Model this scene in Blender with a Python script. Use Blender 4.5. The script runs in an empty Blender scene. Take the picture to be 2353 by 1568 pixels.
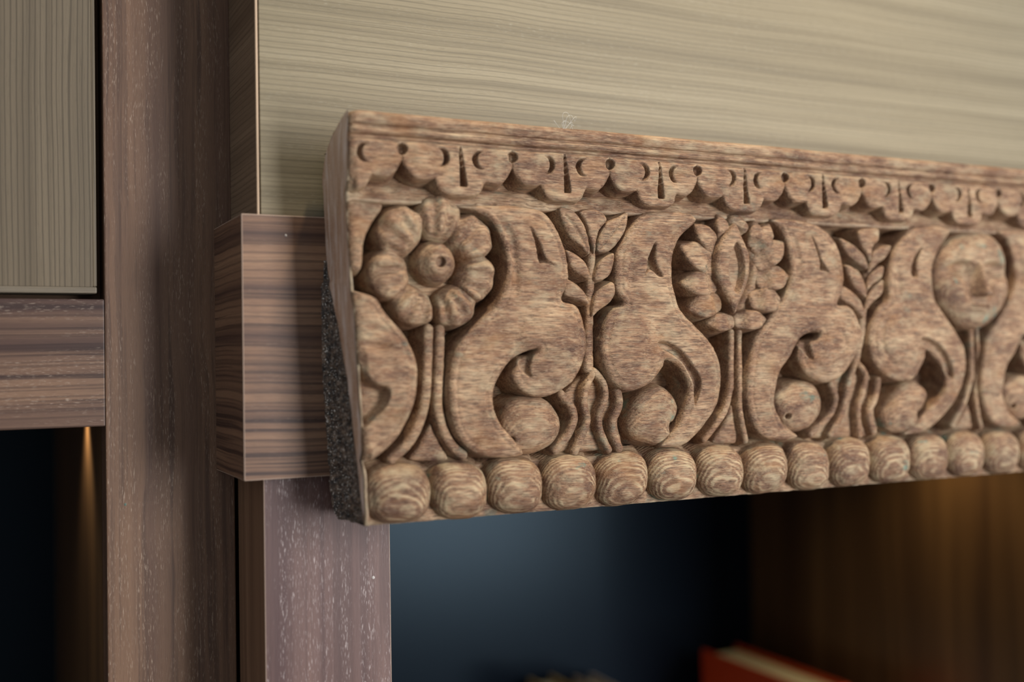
import bpy, math, random
import numpy as np
from mathutils import Matrix, Vector

random.seed(7)
scene = bpy.context.scene
COL = scene.collection

# ------------------------------------------------------------------ camera
# world: x runs along the wall, y goes into the wall, z is up; front of the carving is y = 0
F_PX, CX, CY, DIST = 2548.0, 1176.5, 784.0, 0.56
_X = np.array([6370 - CX, -(748 - CY), F_PX]); _X /= np.linalg.norm(_X)
_Y = np.array([-75 - CX, -(848 - CY), F_PX]); _Y -= _X * (_X @ _Y); _Y /= np.linalg.norm(_Y)
_Z = np.cross(_X, _Y)
if _Z[1] < 0: _Z = -_Z
ROT = np.array([_X, _Y, _Z])            # camera (right, up, forward) -> world
CAM = np.array([0.0, -DIST, 0.0])

cam_data = bpy.data.cameras.new('camera')
cam = bpy.data.objects.new('camera', cam_data); COL.objects.link(cam)
cam_data.sensor_fit = 'HORIZONTAL'; cam_data.sensor_width = 36.0
cam_data.lens = 36.0 * F_PX / 2353.0
cam_data.clip_start = 0.01
M = Matrix.Identity(4)
for i in range(3):
    M[i][0] = ROT[i, 0]; M[i][1] = ROT[i, 1]; M[i][2] = -ROT[i, 2]; M[i][3] = CAM[i]
cam.matrix_world = M
cam_data.dof.use_dof = True
cam_data.dof.focus_distance = 0.660
cam_data.dof.aperture_fstop = 2.5
scene.camera = cam

# ------------------------------------------------------------------ world, lights, exposure
world = bpy.data.worlds.new('room_light'); scene.world = world; world.use_nodes = True
bg_node = world.node_tree.nodes['Background']
bg_node.inputs[0].default_value = (0.86, 0.93, 1.0, 1); bg_node.inputs[1].default_value = 0.40
scene.view_settings.view_transform = 'Standard'; scene.view_settings.look = 'None'
scene.view_settings.gamma = 1.0; scene.view_settings.use_curve_mapping = False
scene.view_settings.exposure = 0.40

def area(name, loc, target, sx, sy, power, col):
    l = bpy.data.lights.new(name, 'AREA'); l.shape = 'RECTANGLE'; l.size = sx; l.size_y = sy
    l.energy = power; l.color = col
    o = bpy.data.objects.new(name, l); COL.objects.link(o); o.location = loc
    o.rotation_euler = (Vector(target) - Vector(loc)).to_track_quat('-Z', 'Y').to_euler()
    return o
def spot(name, loc, target, power, col, angle, blend, rad):
    l = bpy.data.lights.new(name, 'SPOT'); l.energy = power; l.color = col
    l.spot_size = math.radians(angle); l.spot_blend = blend; l.shadow_soft_size = rad
    o = bpy.data.objects.new(name, l); COL.objects.link(o); o.location = loc
    o.rotation_euler = (Vector(target) - Vector(loc)).to_track_quat('-Z', 'Y').to_euler()
    return o
# the room's window behind the camera, to the right: the daylight, and what the satin back panel of the niche mirrors
area('room_window_offscreen', (1.60, -2.2, 0.10), (1.60, 0, 0.10), 0.90, 1.80, 88, (0.94, 0.97, 1.0))
# warm ceiling downlight whose pool falls on the panel above the carving
spot('ceiling_downlight_offscreen', (0.42, -0.16, 0.94), (0.42, -0.02, 0.1), 27.0, (1.0, 0.87, 0.64), 60, 0.9, 0.03)
# lamps under the tops of the two niches: hidden by the carving and by the rail, their glow shows on the niche sides
spot('niche_lamp', (0.80, 0.22, -0.050), (0.87, 0.22, -0.35), 0.65, (1.0, 0.78, 0.42), 130, 0.8, 0.012)
spot('cabinet_lamp', (0.0600, 0.240, -0.022), (0.066, 0.240, -0.5), 0.75, (1.0, 0.80, 0.50), 100, 0.9, 0.007)

# ------------------------------------------------------------------ helpers
def s2l(c):
    return tuple((x / 12.92 if x <= 0.04045 else ((x + 0.055) / 1.055) ** 2.4) for x in [v / 255.0 for v in c]) + (1.0,)

def at(px, py, yp=0.0):
    d = ROT @ np.array([px - CX, -(py - CY), F_PX])
    return CAM + d * ((yp + DIST) / d[1])

def link(name, me, mat, parent=None):
    o = bpy.data.objects.new(name, me); COL.objects.link(o)
    if mat is not None: me.materials.append(mat)
    if parent is not None: o.parent = parent
    return o
def tag(o, label=None, cat=None, group=None, kind=None):
    if label: o['label'] = label
    if cat: o['category'] = cat
    if group: o['group'] = group
    if kind: o['kind'] = kind
    return o
def empty(name, loc, label, cat):
    o = bpy.data.objects.new(name, None); COL.objects.link(o); o.location = loc
    o.empty_display_size = 0.02
    return tag(o, label, cat)
def origin(parent):
    p = Vector((0, 0, 0))
    while parent is not None:
        p += parent.location; parent = parent.parent
    return p

def box(name, mat, lo, hi, parent=None, bevel=0.0008, worn=None):
    import bmesh
    bm = bmesh.new(); bmesh.ops.create_cube(bm, size=1.0)
    off = origin(parent)
    for v in bm.verts:
        for k in range(3):
            v.co[k] = (lo[k] + hi[k]) / 2 + v.co[k] * (hi[k] - lo[k]) - off[k]
    if bevel:
        bmesh.ops.bevel(bm, geom=list(bm.edges), offset=bevel, segments=2, profile=0.6, affect='EDGES')
    if worn:
        bm.normal_update()
        for f in bm.faces:
            if max(abs(c) for c in f.normal) < 0.98: f.material_index = 1
    me = bpy.data.meshes.new(name); bm.to_mesh(me); bm.free()
    o = link(name, me, mat, parent)
    if worn: me.materials.append(worn)
    return o

# ---- node helpers
class NT:
    def __init__(self, name):
        self.m = bpy.data.materials.new(name); self.m.use_nodes = True
        self.t = self.m.node_tree; self.n = self.t.nodes; self.bsdf = self.n['Principled BSDF']
        self.geo = self.n.new('ShaderNodeNewGeometry')
    def L(self, a, b): self.t.links.new(a, b)
    def scaled(self, s, src=None):
        v = self.n.new('ShaderNodeVectorMath'); v.operation = 'MULTIPLY'; v.inputs[1].default_value = s
        self.L(src or self.geo.outputs['Position'], v.inputs[0]); return v.outputs[0]
    def add(self, a, b):
        v = self.n.new('ShaderNodeVectorMath'); v.operation = 'ADD'; self.L(a, v.inputs[0])
        if isinstance(b, tuple): v.inputs[1].default_value = b
        else: self.L(b, v.inputs[1])
        return v.outputs[0]
    def noise(self, vec, scale=1.0, detail=4.0, rough=0.55, dist=0.0):
        t = self.n.new('ShaderNodeTexNoise'); t.inputs['Scale'].default_value = scale
        t.inputs['Detail'].default_value = detail; t.inputs['Roughness'].default_value = rough
        t.inputs['Distortion'].default_value = dist
        self.L(vec, t.inputs['Vector']); return t.outputs['Fac']
    def ramp(self, fac, stops):
        r = self.n.new('ShaderNodeValToRGB'); e = r.color_ramp.elements
        while len(e) < len(stops): e.new(0.5)
        for el, (p, c) in zip(e, stops):
            el.position = p; el.color = c if isinstance(c, tuple) else (c, c, c, 1)
        self.L(fac, r.inputs[0]); return r.outputs[0]
    def mix(self, fac, a, b, mode='MIX'):
        x = self.n.new('ShaderNodeMix'); x.data_type = 'RGBA'; x.blend_type = mode
        for sock, val in ((x.inputs[0], fac), (x.inputs[6], a), (x.inputs[7], b)):
            if isinstance(val, (int, float)): sock.default_value = val
            elif isinstance(val, tuple): sock.default_value = val
            else: self.L(val, sock)
        return x.outputs[2]
    def math(self, op, a, b=0.0):
        x = self.n.new('ShaderNodeMath'); x.operation = op
        for sock, val in ((x.inputs[0], a), (x.inputs[1], b)):
            if isinstance(val, (int, float)): sock.default_value = val
            else: self.L(val, sock)
        return x.outputs[0]
    def dot(self, vec, d):
        v = self.n.new('ShaderNodeVectorMath'); v.operation = 'DOT_PRODUCT'; v.inputs[1].default_value = d
        self.L(vec, v.inputs[0]); return v.outputs['Value']
    def bump(self, h, strength, dist):
        b = self.n.new('ShaderNodeBump'); b.inputs['Strength'].default_value = strength
        b.inputs['Distance'].default_value = dist; self.L(h, b.inputs['Height'])
        self.L(b.outputs[0], self.bsdf.inputs['Normal'])
    def finish(self, col, rough=0.6, spec=0.4):
        if isinstance(col, tuple): self.bsdf.inputs['Base Color'].default_value = col
        else: self.L(col, self.bsdf.inputs['Base Color'])
        if isinstance(rough, (int, float)): self.bsdf.inputs['Roughness'].default_value = rough
        else: self.L(rough, self.bsdf.inputs['Roughness'])
        self.bsdf.inputs['Specular IOR Level'].default_value = spec
        return self.m

def veneer(name, light, mid, dark, axis, freq, band=0.35, line=0.5, fleck=None, fleck_amt=0.0, rough=0.5, spec=0.22, seed=0.0, warp=1.0, along=2.0, gap=0.0, gap_amt=0.6):
    """straight-grained wood, grain along axis 'x'(horizontal, also into depth) or 'z'(vertical)"""
    m = NT(name)
    P = m.add(m.geo.outputs['Position'], (seed, seed * 0.7, seed * 1.3))
    wob = m.noise(m.scaled((6, 6, 6), P), 1.0, 2.0)
    wv = m.n.new('ShaderNodeCombineXYZ')
    w2 = m.math('MULTIPLY', m.math('SUBTRACT', wob, 0.5), 0.006 * warp)
    for k in range(3): m.L(w2, wv.inputs[k])
    P = m.add(P, wv.outputs[0])
    def st(f, g): return (g, g, f) if axis == 'x' else (f, f, g)
    bands = m.noise(m.scaled(st(freq * band, 1.2), P), 1.0, 3.0)
    fine = m.noise(m.scaled(st(freq, along), P), 1.0, 3.0, 0.6)
    pores = m.noise(m.scaled(st(2600.0, 130.0), P), 1.0, 2.0)
    c = m.ramp(bands, [(0.30, s2l(dark)), (0.5, s2l(mid)), (0.70, s2l(light))])
    fine2 = m.noise(m.scaled(st(freq * 2.3, along * 1.6), m.add(P, (0.37, 0.11, 0.53))), 1.0, 2.0)
    lines = m.math('MAXIMUM', m.ramp(fine, [(0.37, 1.0), (0.45, 0.0)]), m.math('MULTIPLY', m.ramp(fine2, [(0.38, 1.0), (0.45, 0.0)]), 0.55))
    dk = tuple(v * 0.60 for v in s2l(dark)[:3]) + (1,)
    c = m.mix(m.math('MULTIPLY', lines, line), c, dk)
    pl = m.ramp(pores, [(0.30, 0.8), (0.46, 0.0)])
    c = m.mix(m.math('MULTIPLY', pl, 0.35), c, dk)
    if fleck:
        fn = m.noise(m.scaled(st(2000.0, 230.0), m.add(P, (1.7, 0.3, 2.2))), 1.0, 2.0)
        zone = m.noise(m.scaled(st(130.0, 9.0), P), 1.0, 3.0)
        ff = m.math('MULTIPLY', m.ramp(fn, [(0.58, 0.0), (0.68, 1.0)]), m.ramp(zone, [(0.42, 0.0), (0.60, 1.0)]))
        c = m.mix(m.math('MULTIPLY', ff, fleck_amt), c, s2l(fleck))
    if gap:
        # regular growth lines
        ph = m.math('MULTIPLY', m.dot(P, (0, 0, 1) if axis == 'x' else (1, 0.6, 0)), 2 * math.pi / gap)
        wn = m.noise(m.scaled(st(90.0, 1.3), P), 1.0, 2.0)
        wn2 = m.noise(m.scaled(st(300.0, 14.0), P), 1.0, 2.0)
        w = m.math('SINE', m.math('ADD', m.math('ADD', ph, m.math('MULTIPLY', wn, 11.0)), m.math('MULTIPLY', wn2, 1.6)))
        c = m.mix(m.math('MULTIPLY', m.ramp(w, [(0.55, 0.0), (0.97, 1.0)]), gap_amt), c, dk)
    c = m.mix(1.0, c, (0.86, 0.85, 0.845, 1), 'MULTIPLY')
    m.bump(m.math('ADD', fine, m.math('MULTIPLY', pores, 0.5)), 0.25, 0.0004)
    return m.finish(c, rough, spec)

# ---- materials of the joinery
M_DOOR = veneer('ash_veneer_vertical', (122, 108, 88), (110, 96, 77), (94, 81, 64), 'z', 300, 0.12, 0.25, rough=0.55, seed=1.3, warp=0.5, along=1.0, gap=0.0031, gap_amt=0.75)
M_LIP = veneer('ash_lipping', (122, 110, 94), (108, 96, 80), (94, 82, 68), 'x', 300, 0.4, 0.4, rough=0.55, seed=2.9)
M_PANEL = veneer('ash_veneer_horizontal', (147, 134, 108), (132, 119, 94), (113, 101, 79), 'x', 520, 0.2, 0.25, fleck=(168, 160, 140), fleck_amt=0.3, rough=0.5, seed=3.1, warp=1.0, along=4.0, gap=0.0030, gap_amt=0.45)
M_PSIDE = veneer('ash_veneer_side', (130, 108, 86), (116, 95, 75), (100, 80, 62), 'x', 400, 0.2, 0.3, rough=0.5, seed=4.4, gap=0.0034, gap_amt=0.4)
M_STILE = veneer('walnut_vertical', (126, 96, 74), (108, 81, 63), (86, 63, 52), 'z', 170, 0.35, 0.6, fleck=(170, 148, 128), fleck_amt=0.55, rough=0.45, seed=5.2, warp=1.4)
M_RAIL = veneer('walnut_horizontal', (132, 102, 80), (108, 82, 66), (70, 50, 44), 'x', 190, 0.35, 0.9, fleck=(176, 156, 138), fleck_amt=0.5, rough=0.45, seed=6.6, warp=1.5, gap=0.0058, gap_amt=0.45)
M_BLOCK = veneer('walnut_lintel', (146, 112, 86), (122, 91, 70), (76, 54, 46), 'x', 200, 0.35, 0.9, fleck=(150, 128, 108), fleck_amt=0.2, rough=0.42, seed=7.7, warp=1.8, gap=0.0052, gap_amt=0.5)
M_POST = veneer('dark_walnut_vertical', (126, 98, 88), (108, 82, 75), (84, 61, 58), 'z', 130, 0.5, 0.35, fleck=(188, 172, 166), fleck_amt=0.75, rough=0.42, seed=8.1)
M_POSTSIDE = veneer('pale_walnut_edge', (134, 102, 78), (120, 90, 68), (104, 77, 58), 'z', 260, 0.4, 0.45, rough=0.5, seed=9.4)
M_NSIDE = veneer('niche_walnut', (116, 86, 54), (96, 70, 44), (74, 52, 34), 'z', 60, 0.5, 0.35, rough=0.36, spec=0.5, seed=10.2)
def plain(name, c, rough=0.6, spec=0.4):
    return NT(name).finish(s2l(c), rough, spec)
M_BACK = plain('dark_satin_back', (11, 15, 21), 0.24, 0.085)
M_BACK.node_tree.nodes['Principled BSDF'].inputs['Specular Tint'].default_value = (0.58, 0.82, 1.0, 1)
M_BLACK = plain('unfinished_carcass_wood', (96, 74, 58), 0.8, 0.2)
M_WORN = plain('worn_walnut_arris', (158, 134, 116), 0.6)
M_EDGE = plain('pale_edge_band', (178, 150, 122), 0.5)

# ---- materials of the carving: a solid texture, growth layers nearly parallel to the face
def carved(name, tint=0.0, rings=0.12, lime=0.5, teal=0.25):
    m = NT(name)
    P = m.geo.outputs['Position']
    fib = m.noise(m.scaled((85, 900, 1250), P), 1.0, 4.0, 0.6)
    fib2 = m.noise(m.scaled((240, 2600, 3200), P), 1.0, 3.0, 0.6)
    big = m.noise(m.scaled((22, 40, 40), P), 1.0, 4.0, 0.6)
    mid = m.noise(m.scaled((75, 150, 170), P), 1.0, 4.0, 0.6)
    wob = m.noise(m.scaled((26, 60, 60), P), 1.0, 3.0)
    r = m.math('ADD', m.math('MULTIPLY', m.dot(P, (0.06, 0.93, 0.36)), 2 * math.pi / 0.0017), m.math('MULTIPLY', wob, 13.0))
    ring = m.math('ADD', m.math('MULTIPLY', m.math('SINE', r), 0.5), 0.5)
    t = m.math('ADD', m.math('MULTIPLY', mid, 0.55), m.math('MULTIPLY', big, 0.55))
    base = m.ramp(t, [(0.40, s2l((104, 70, 52))), (0.52, s2l((150, 112, 86))), (0.60, s2l((180, 144, 114))), (0.70, s2l((206, 176, 144)))])
    base = m.mix(m.math('MULTIPLY', m.ramp(fib, [(0.36, 1.0), (0.56, 0.0)]), 0.78), base, s2l((78, 50, 38)))
    base = m.mix(m.math('MULTIPLY', m.ramp(fib2, [(0.50, 0.0), (0.70, 1.0)]), 0.55), base, s2l((214, 190, 162)))
    rz = m.ramp(big, [(0.44, 0.0), (0.60, 1.0)])
    rl = m.math('MULTIPLY', m.math('MULTIPLY', m.ramp(ring, [(0.55, 0.0), (0.85, 1.0)]), m.ramp(mid, [(0.40, 0.0), (0.60, 1.0)])), rings)
    base = m.mix(rl, base, s2l((214, 196, 162)))
    rd = m.math('MULTIPLY', m.math('MULTIPLY', m.ramp(ring, [(0.10, 1.0), (0.40, 0.0)]), m.ramp(mid, [(0.40, 0.0), (0.60, 1.0)])), rings * 0.7)
    base = m.mix(rd, base, s2l((96, 68, 50)))
    # chalky lime-wash residue and traces of old turquoise paint
    ln = m.noise(m.scaled((55, 90, 90), m.add(P, (3.1, 1.7, 0.4))), 1.0, 5.0, 0.65)
    base = m.mix(m.math('MULTIPLY', m.ramp(ln, [(0.52, 0.0), (0.68, 1.0)]), lime), base, s2l((196, 180, 150)))
    tn = m.noise(m.scaled((42, 60, 60), m.add(P, (7.7, 2.2, 5.1))), 1.0, 4.0, 0.6)
    tf = m.math('MULTIPLY', m.ramp(tn, [(0.62, 0.0), (0.72, 1.0)]), teal)
    base = m.mix(tf, base, s2l((98, 156, 146)))
    # ochre stain
    on = m.noise(m.scaled((30, 50, 50), m.add(P, (1.2, 8.1, 3.3))), 1.0, 3.0)
    base = m.mix(m.math('MULTIPLY', m.ramp(on, [(0.56, 0.0), (0.70, 1.0)]), 0.35), base, s2l((158, 108, 58)))
    if tint: base = m.mix(tint, base, s2l((150, 120, 92)))
    base = m.mix(1.0, base, (0.66, 0.61, 0.545, 1), 'MULTIPLY')
    # pale, rubbed arrises
    base = m.mix(m.math('MULTIPLY', m.ramp(m.geo.outputs['Pointiness'], [(0.53, 0.0), (0.60, 1.0)]), m.math('MULTIPLY', ln, 0.8)), base, s2l((196, 176, 146)))
    h = m.math('ADD', m.math('MULTIPLY', fib, 0.8), m.math('ADD', m.math('MULTIPLY', fib2, 0.35), m.math('MULTIPLY', ring, 0.35 * rings)))
    h = m.math('ADD', h, m.math('MULTIPLY', ln, 0.5))
    m.bump(h, 0.75, 0.0012)
    return m.finish(base, 0.62, 0.32)
M_CARVE = carved('weathered_carved_teak')
M_BEAD = carved('weathered_bead_teak', rings=0.62, lime=0.75, teal=0.9)
M_FLOWER = carved('weathered_flower_teak', rings=0.22, lime=0.65, teal=0.6)
M_RAILTOP = carved('weathered_moulding_teak', rings=0.15, lime=0.45, teal=0.2)

def end_material():
    m = NT('dusty_sawn_end')
    P = m.geo.outputs['Position']
    n = m.noise(m.scaled((200, 260, 30), P), 1.0, 4.0)
    sp = m.noise(m.scaled((1400, 1400, 1200), P), 1.0, 2.0)
    c = m.ramp(n, [(0.30, s2l((158, 118, 90))), (0.50, s2l((180, 146, 122))), (0.70, s2l((208, 188, 176)))])
    c = m.mix(m.math('MULTIPLY', m.ramp(sp, [(0.55, 0.0), (0.68, 1.0)]), 0.45), c, s2l((224, 212, 204)))
    m.bump(sp, 0.3, 0.0006)
    return m.finish(c, 0.34, 0.6)
def grain_material():
    m = NT('rough_end_grain')
    P = m.geo.outputs['Position']
    n = m.noise(m.scaled((300, 300, 260), P), 1.0, 5.0, 0.7)
    sp = m.noise(m.scaled((1100, 1100, 1000), P), 1.0, 2.0)
    c = m.ramp(n, [(0.38, s2l((30, 22, 18))), (0.52, s2l((84, 66, 52))), (0.68, s2l((140, 114, 92)))])
    c = m.mix(m.ramp(sp, [(0.60, 0.0), (0.68, 1.0)]), c, s2l((226, 216, 204)))  # near-white specks: glints on the broken fibres, painted into the colour
    m.bump(m.math('ADD', n, sp), 0.9, 0.0016)
    return m.finish(c, 0.38, 0.6)
M_END = end_material(); M_GRAIN = grain_material()

# ------------------------------------------------------------------ relief toolkit (millimetres on the face)
def lattice(seed):
    return np.random.RandomState(seed).rand(257, 257)
_LAT = {}
def nz(u, v, su, sv, seed):
    """smooth value noise, -1..1"""
    if seed not in _LAT: _LAT[seed] = lattice(seed)
    G = _LAT[seed]; a = u / su + 91.3; b = v / sv + 77.7
    i = np.floor(a).astype(int); j = np.floor(b).astype(int); fa = a - i; fb = b - j
    fa = fa * fa * (3 - 2 * fa); fb = fb * fb * (3 - 2 * fb)
    i %= 256; j %= 256
    return ((G[i, j] * (1 - fa) + G[i + 1, j] * fa) * (1 - fb) + (G[i, j + 1] * (1 - fa) + G[i + 1, j + 1] * fa) * fb) * 2 - 1
def chip(u, v):
    return 0.34 * nz(u, v, 9, 7, 1) + 0.22 * nz(u, v, 4, 2.6, 2) + 0.16 * nz(u, v, 3.2, 1.3, 3)

def sst(x, a, b):
    t = np.clip((x - a) / (b - a), 0, 1); return t * t * (3 - 2 * t)
def dome(t):
    t = np.clip(t, 0, 1); return np.sqrt(1 - (1 - t) ** 2)

END_V = np.array([-90, -84, -38, 30.7, 76.5, 118, 136]); END_U = np.array([189.0, 188.5, 186.7, 182.9, 180.4, 180.5, 181.2])
def u_end(v): return np.interp(v, END_V, END_U)

def corner(x): return 3.2 * (1 - dome(x / 4.5))
def rim(v):
    """front height of the plain rim at the sawn end"""
    return np.interp(v, [-87, -80, -60, -52, -46, 30, 36, 80, 90, 100, 118, 134], [-5, -1, 0, -3, 0.3, 0.3, -2, -2, -3.5, 1, 1.5, 1.5])

def ground(v):
    """height of the sunk ground behind the motifs"""
    g = np.interp(v, [-87, -82, -58, -54, 84.5, 86.5, 95, 98, 130], [-6.5, -6, -10, -21, -21, -3.2, -8.5, -12.5, -12.5])
    return g

def catmull(pts, closed=True, n=5):
    P = np.array(pts, float); N = len(P); out = []
    rng = range(N) if closed else range(N - 1)
    for i in rng:
        if closed: a, b, c, d = P[i - 1], P[i], P[(i + 1) % N], P[(i + 2) % N]
        else: a, b, c, d = P[max(i - 1, 0)], P[i], P[i + 1], P[min(i + 2, N - 1)]
        for k in range(n):
            t = k / n
            out.append(0.5 * (2 * b + (c - a) * t + (2 * a - 5 * b + 4 * c - d) * t * t + (3 * b - a - 3 * c + d) * t ** 3))
    if not closed: out.append(P[-1])
    return np.array(out)
def sdf(poly, U, V):
    """signed distance, positive inside"""
    d2 = np.full(U.shape, 1e9); ins = np.zeros(U.shape, bool)
    Q = np.roll(poly, -1, axis=0)
    for (x0, y0), (x1, y1) in zip(poly, Q):
        ex, ey = x1 - x0, y1 - y0; l2 = ex * ex + ey * ey
        if l2 < 1e-12: continue
        px, py = U - x0, V - y0
        t = np.clip((px * ex + py * ey) / l2, 0, 1)
        dx, dy = px - t * ex, py - t * ey
        np.minimum(d2, dx * dx + dy * dy, out=d2)
        c = ((y0 > V) != (y1 > V))
        if c.any():
            xi = x0 + (V - y0) * (ex / (ey if abs(ey) > 1e-12 else 1e-12))
            ins ^= c & (U < xi)
    d = np.sqrt(d2); return np.where(ins, d, -d)
def ldist(line, U, V):
    """distance to a polyline and the 0..1 position along it"""
    d2 = np.full(U.shape, 1e9); tt = np.zeros(U.shape); n = len(line) - 1
    for k in range(n):
        x0, y0 = line[k]; x1, y1 = line[k + 1]
        ex, ey = x1 - x0, y1 - y0; l2 = ex * ex + ey * ey + 1e-12
        px, py = U - x0, V - y0
        t = np.clip((px * ex + py * ey) / l2, 0, 1)
        q = (px - t * ex) ** 2 + (py - t * ey) ** 2
        m = q < d2; d2 = np.where(m, q, d2); tt = np.where(m, (k + t) / n, tt)
    return np.sqrt(d2), tt
def bounds(poly, pad=4.0):
    return poly[:, 0].min() - pad, poly[:, 0].max() + pad, poly[:, 1].min() - pad, poly[:, 1].max() + pad

# tracing frames: each is a rectangle of the wall seen square-on in my notes, points become mm on the carving face
CROP = {'A': (720, 220, 3.1367), 'B': (720, 680, 2.9033), 'C': (1240, 300, 3.1367), 'D': (1240, 740, 3.2667),
        'E': (1753, 330, 3.1367), 'F': (1753, 700, 3.1367), 'G': (1500, 450, 4.7528), 'P': (0, 0, 1.0)}
def mm(spec, depth=0.003):
    """spec: 'A x y x y B x y ...' -> list of (u, v) in millimetres at the given depth"""
    out = []; c = None; num = []
    for tok in spec.replace(',', ' ').split():
        if tok in CROP: c = CROP[tok]; continue
        num.append(float(tok))
        if len(num) == 2:
            p = at(c[0] + num[0] / c[2], c[1] + num[1] / c[2], depth)
            out.append((p[0] * 1000, p[2] * 1000)); num = []
    return out

def grid_mesh(name, X, Y, Z, keep, mat, parent):
    nu, nv = X.shape
    off = origin(parent)
    idx = -np.ones((nu, nv), int)
    cell = keep
    used = np.zeros((nu, nv), bool)
    used[:-1, :-1] |= cell; used[1:, :-1] |= cell; used[:-1, 1:] |= cell; used[1:, 1:] |= cell
    idx[used] = np.arange(used.sum())
    co = np.stack([X[used] - off[0], Y[used] - off[1], Z[used] - off[2]], axis=1).astype(np.float32)
    a = idx[:-1, :-1][cell]; b = idx[1:, :-1][cell]; c = idx[1:, 1:][cell]; d = idx[:-1, 1:][cell]
    f = np.stack([a, b, c, d], axis=1).astype(np.int32)
    me = bpy.data.meshes.new(name)
    me.vertices.add(len(co)); me.vertices.foreach_set('co', co.ravel())
    me.loops.add(f.size); me.loops.foreach_set('vertex_index', f.ravel())
    me.polygons.add(len(f)); me.polygons.foreach_set('loop_start', np.arange(0, f.size, 4, dtype=np.int32))
    me.polygons.foreach_set('use_smooth', np.ones(len(f), bool))
    me.update(calc_edges=True); me.validate()
    return link(name, me, mat, parent)

def relief(name, parent, fn, bb, mat=None, step=0.6, rough=1.0):
    u0, u1, v0, v1 = bb
    us = np.arange(u0, u1 + step, step); vs = np.arange(v0, v1 + step, step)
    U, V = np.meshgrid(us, vs, indexing='ij')
    H = fn(U, V) + rough * chip(U, V)
    g = ground(V)
    H = np.maximum(H, g - 4)
    ue = u_end(V); out = U < ue
    near = sst(ue + 5.0 - U, 0, 3.0)
    H = np.where(near > 0, H * (1 - near) + np.minimum(H, rim(V) + 0.1) * near, H) - corner(np.maximum(U - ue, 0))
    Uc = np.maximum(U, ue + 0.05)
    hi = np.maximum.reduce([H[:-1, :-1] - g[:-1, :-1], H[1:, :-1] - g[1:, :-1], H[:-1, 1:] - g[:-1, 1:], H[1:, 1:] - g[1:, 1:]])
    allout = out[:-1, :-1] & out[1:, :-1] & out[:-1, 1:] & out[1:, 1:]
    keep = (hi > -1.6) & ~allout
    return grid_mesh(name, Uc / 1000, -H / 1000, V / 1000, keep, mat or M_CARVE, parent)

# ================================================================== JOINERY
Z_TOP, Z_LOW = 0.95, -1.55
M_FLOOR = veneer('floor_boards', (120, 98, 80), (104, 84, 68), (88, 70, 56), 'x', 60, rough=0.5, seed=12.0)
tag(box('floor', M_FLOOR, (-2.2, -3.2, -1.60), (3.2, 0.62, -1.55), None, 0), 'brown wooden floor under the cabinets', 'floor', kind='structure')
M_WALL = plain('grey_plaster', (150, 146, 140), 0.9)
tag(box('wall_back', M_WALL, (-2.2, 0.574, -1.55), (3.2, 0.62, 1.10), None, 0), 'plain grey wall behind the cabinets', 'wall', kind='structure')
YS = 0.120                                                     # front of stile, rail
# ---- tall cabinet
cab = empty('tall_cabinet', (-0.15, 0.30, Z_LOW), 'tall walnut cabinet with grey ash door above an open dark niche', 'cabinet')
box('stile', M_STILE, (0.0712, YS, Z_LOW), (0.1448, 0.145, Z_TOP), cab, 0.0009)
box('rail', M_RAIL, (-0.42, YS + 0.0004, -0.0345), (0.0710, 0.142, 0.0391), cab, 0.0007)
door = box('door', M_DOOR, (-0.42, YS + 0.0012, 0.0462), (0.0650, 0.142, Z_TOP), cab, 0.0003)
box('lipping', M_LIP, (-0.42, YS + 0.0010, 0.0424), (0.0672, 0.142, 0.0463), door, 0.0009)
box('lipping', M_DOOR, (0.0649, YS + 0.0010, 0.0463), (0.0672, 0.142, Z_TOP), door, 0.0009)
box('carcass_panel', M_BLACK, (-0.42, 0.1455, 0.0), (0.150, 0.165, Z_TOP), cab, 0)
box('side_panel', M_NSIDE, (0.0720, 0.145, Z_LOW), (0.0900, 0.56, 0.0), cab, 0.0005)
box('side_panel', M_NSIDE, (-0.440, 0.125, Z_LOW), (-0.420, 0.56, Z_TOP), cab, 0.0005)
box('niche_top', M_BLACK, (-0.42, 0.142, -0.012), (0.0720, 0.56, 0.0), cab, 0)
box('back_panel', M_BACK, (-0.42, 0.5602, Z_LOW), (0.0900, 0.572, Z_TOP), cab, 0)
box('shelf', M_NSIDE, (-0.42, 0.13, -0.60), (0.0720, 0.56, -0.58), cab, 0.0008)
def speck(name, px, py, yp, r, mat, parent, lab):
    p = at(px, py, yp); off = origin(parent)
    vs = [(p[0] - off[0], yp - 0.0006 - off[1], p[2] - off[2])]; n = 9
    for k in range(n):
        a = 2 * math.pi * k / n; q = r * (0.75 + 0.35 * random.random())
        vs.append((p[0] + q * math.cos(a) - off[0], yp + 0.0002 - off[1], p[2] + 1.2 * q * math.sin(a) - off[2]))
    fs = [(0, 1 + k, 1 + (k + 1) % n) for k in range(n)]
    me = bpy.data.meshes.new(name); me.from_pydata(vs, [], fs)
    o = link(name, me, mat, parent); o['label'] = lab
M_WHITEP = plain('dried_white_paint', (196, 188, 180), 0.7)
M_TEALP = plain('dried_teal_paint', (96, 112, 100), 0.7)
speck('paint_speck', 288, 1160, YS, 0.0011, M_TEALP, cab, 'grey green paint speck')

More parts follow.
